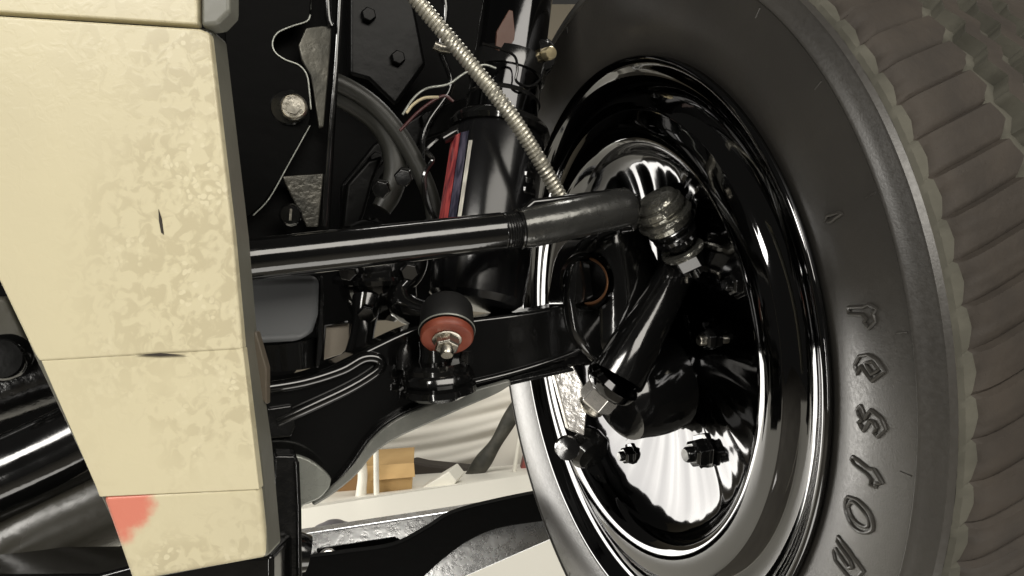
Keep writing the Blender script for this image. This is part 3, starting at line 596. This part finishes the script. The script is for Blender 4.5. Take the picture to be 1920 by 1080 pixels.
# ================================================================== table and things beyond
TZ = CZ - .58
tb_ = thing('work_table', 'broad white topped work table seen under the axle', 'table', (-.2, 1.9, 0))
TT = lambda x, y: Vector((x, y, TZ))
def onT(px, py, z=TZ):
    k = Vector(((px - 960) / F, 1, -(py - 540) / F)); return Vector((0, 0, CZ)) + k * ((z - CZ) / k.z)
e0, e1 = onT(575, 952), onT(1010, 886)
dirv = (e1 - e0).normalized(); nrm = Vector((dirv.y, -dirv.x, 0))
A, B = e0 - dirv * 1.6, e1 + dirv * .9
obj('table_top', prism_bm([A, B, B + nrm * 1.38, A + nrm * 1.38], (0, 0, -.03)), TABLEW, tb_, bevel=.003)
for q in (A + dirv * .08 + nrm * .08, B - dirv * .08 + nrm * .08, A + dirv * .08 + nrm * 1.3, B - dirv * .08 + nrm * 1.3):
    obj('leg', box_bm((q.x - .025, q.y - .025, 0), (q.x + .025, q.y + .025, TZ - .031)), WHITEP, tb_)
cdsk = obj('grey_cap', lathe_bm([(.045, 0), (.046, .003), (.040, .006), (.033, .009), (.030, .010), (.020, .016), (.009, .019), (.0001, .0195)], onT(626, 990), (0, 0, 1), 36), mat('dark_cap', (.10, .095, .10), .35)); tag(cdsk, 'small dark domed cap lying on the white table', 'cap')
# things standing beyond the table's far edge, on the back bench
BD = 2.6; BZ = P(800, 912, BD).z
bench = thing('back_bench', 'low white shelf behind the table carrying boxes', 'bench', (-.1, BD, 0))
b0, b1 = P(480, 960, 2.45), P(1080, 872, 2.75)
obj('shelf_top', prism_bm([P(460, 962, 2.25), P(1100, 876, 2.6), P(1100, 860, 3.15), P(460, 915, 2.95)], (0, 0, -.03)), WHITEP, bench)
for q in (P(480, 962, 2.4), P(1080, 882, 2.7), P(480, 945, 2.85), P(1080, 872, 3.05)): obj('leg', box_bm((q.x - .02, q.y - .02, 0), (q.x + .02, q.y + .02, q.z - .06)), WHITEP, bench)
def carton(label, fx, d, dep, m):
    t = thing('cardboard_box', label, 'box', P(fx[0][0], fx[0][1], d), 'cardboard boxes')
    pts = [P(x, y, d) for x, y in fx]
    obj('box_body', prism_bm(pts, (-.03, dep, 0)), m, t, bevel=.002)
    obj('flap', prism_bm([P(fx[3][0], fx[3][1], d), P(fx[2][0], fx[2][1], d), P(fx[2][0] + 2, fx[2][1] + 26, d - .03), P(fx[3][0] + 2, fx[3][1] + 28, d - .03)], (0, .003, 0)), m, t)
    return t
carton('open tan cardboard box right of the white pole', [(688, 930), (772, 922), (776, 868), (684, 874)], 2.5, .25, CARD)
carton('darker cardboard box left of the white pole', [(600, 940), (674, 930), (672, 842), (610, 850)], 2.62, .25, mat('brown_cardboard', (.26, .15, .06), .8))
tag(obj('white_pole', tube_bm([P(706, 934, 2.42), P(704, 760, 2.42)], .009, 14), WHITEP), 'thin upright white pole standing before the cardboard box', 'pole')
tag(obj('wrapped_post', tube_bm([P(676, 932, 2.46), P(680, 890, 2.46), P(676, 850, 2.46), P(690, 790, 2.46)], [.018, .016, .02, .024], 14, 5), TARP), 'crumpled pale wrapped post left of the white pole', 'post')
tag(obj('foam_block', prism_bm([P(786, 918, 2.5), P(842, 884, 2.5), P(856, 902, 2.5), P(850, 912, 2.5)], (.02, .12, .0)), WHITEP, bevel=.003), 'white foam block leaning on the shelf beside the box', 'block')
# hanging sheet with folds
bm = bmesh.new(); g = []
for j in range(90):
    row = []
    for i in range(70):
        u_, v_ = i / 69, j / 89
        x = 560 + 480 * u_ - (600 * max(0, .25 - u_)); y = 700 + (178 + 18 * math.sin(u_ * 3.1)) * v_ + 30 * (u_ - .5) ** 2 * v_
        q_ = v_ * 6.0 + 2.6 * u_ ** 1.6 - .5 * math.sin(u_ * 2.2)
        fold = (.012 * math.sin(q_ * 4.1 + .8 * math.sin(u_ * 4)) + .006 * math.sin(q_ * 9.3 + 2 * u_)) * min(1, .15 + v_ * 1.2) * (.5 + .5 * math.sin(u_ * 5 + .4) ** 2)
        row.append(bm.verts.new(P(x, y, 3.3 + fold + .05 * math.sin(u_ * 6))))
    g.append(row)
for j in range(89):
    for i in range(69): bm.faces.new((g[j][i], g[j][i + 1], g[j + 1][i + 1], g[j + 1][i]))
sheet = obj('hanging_sheet', bm, TARP); tag(sheet, 'off-white dust sheet hanging in folds behind the axle', 'sheet')
s = sheet.modifiers.new('solid', 'SOLIDIFY'); s.thickness = .004
tag(obj('dark_mat', prism_bm([P(750, 880, 3.0), P(775, 866, 3.0), P(800, 872, 3.0), P(840, 876, 3.0), P(880, 880, 3.0), P(905, 884, 3.0), P(945, 890, 3.0), P(945, 915, 3.0), P(740, 930, 3.0)], (0, .1, 0)), DARKB, bevel=.01), 'dark brown mat heaped below the hanging sheet', 'mat')
tag(obj('rolled_cloth', tube_bm([P(880, 900, 2.9), P(905, 866, 2.9), P(930, 830, 2.9), P(958, 782, 2.9), P(985, 735, 2.9)], [.026, .034, .024, .03, .022], 18, 6), MOSS), 'dark mottled rolled cloth slanting up beside the wheel', 'cloth')
tag(obj('plastic_sheet', prism_bm([P(905, 900, 3.2), P(1040, 885, 3.2), P(1040, 700, 3.2), P(985, 720, 3.2)], (0, .004, 0)), TARP), 'pale plastic sheet between the rolled cloth and the tyre', 'sheet')
tag(obj('red_bin', prism_bm([P(975, 886, 2.95), P(1030, 880, 2.95), P(1030, 840, 2.95), P(985, 846, 2.95)], (0, .1, 0)), REDB, bevel=.004), 'dull red bin low beside the left edge of the tyre', 'bin')
tag(obj('white_strut', tube_bm([P(964, 884, 2.8), P(982, 770, 2.8)], .008, 12), WHITEP), 'thin slanting white strut in front of the plastic sheet', 'pole')
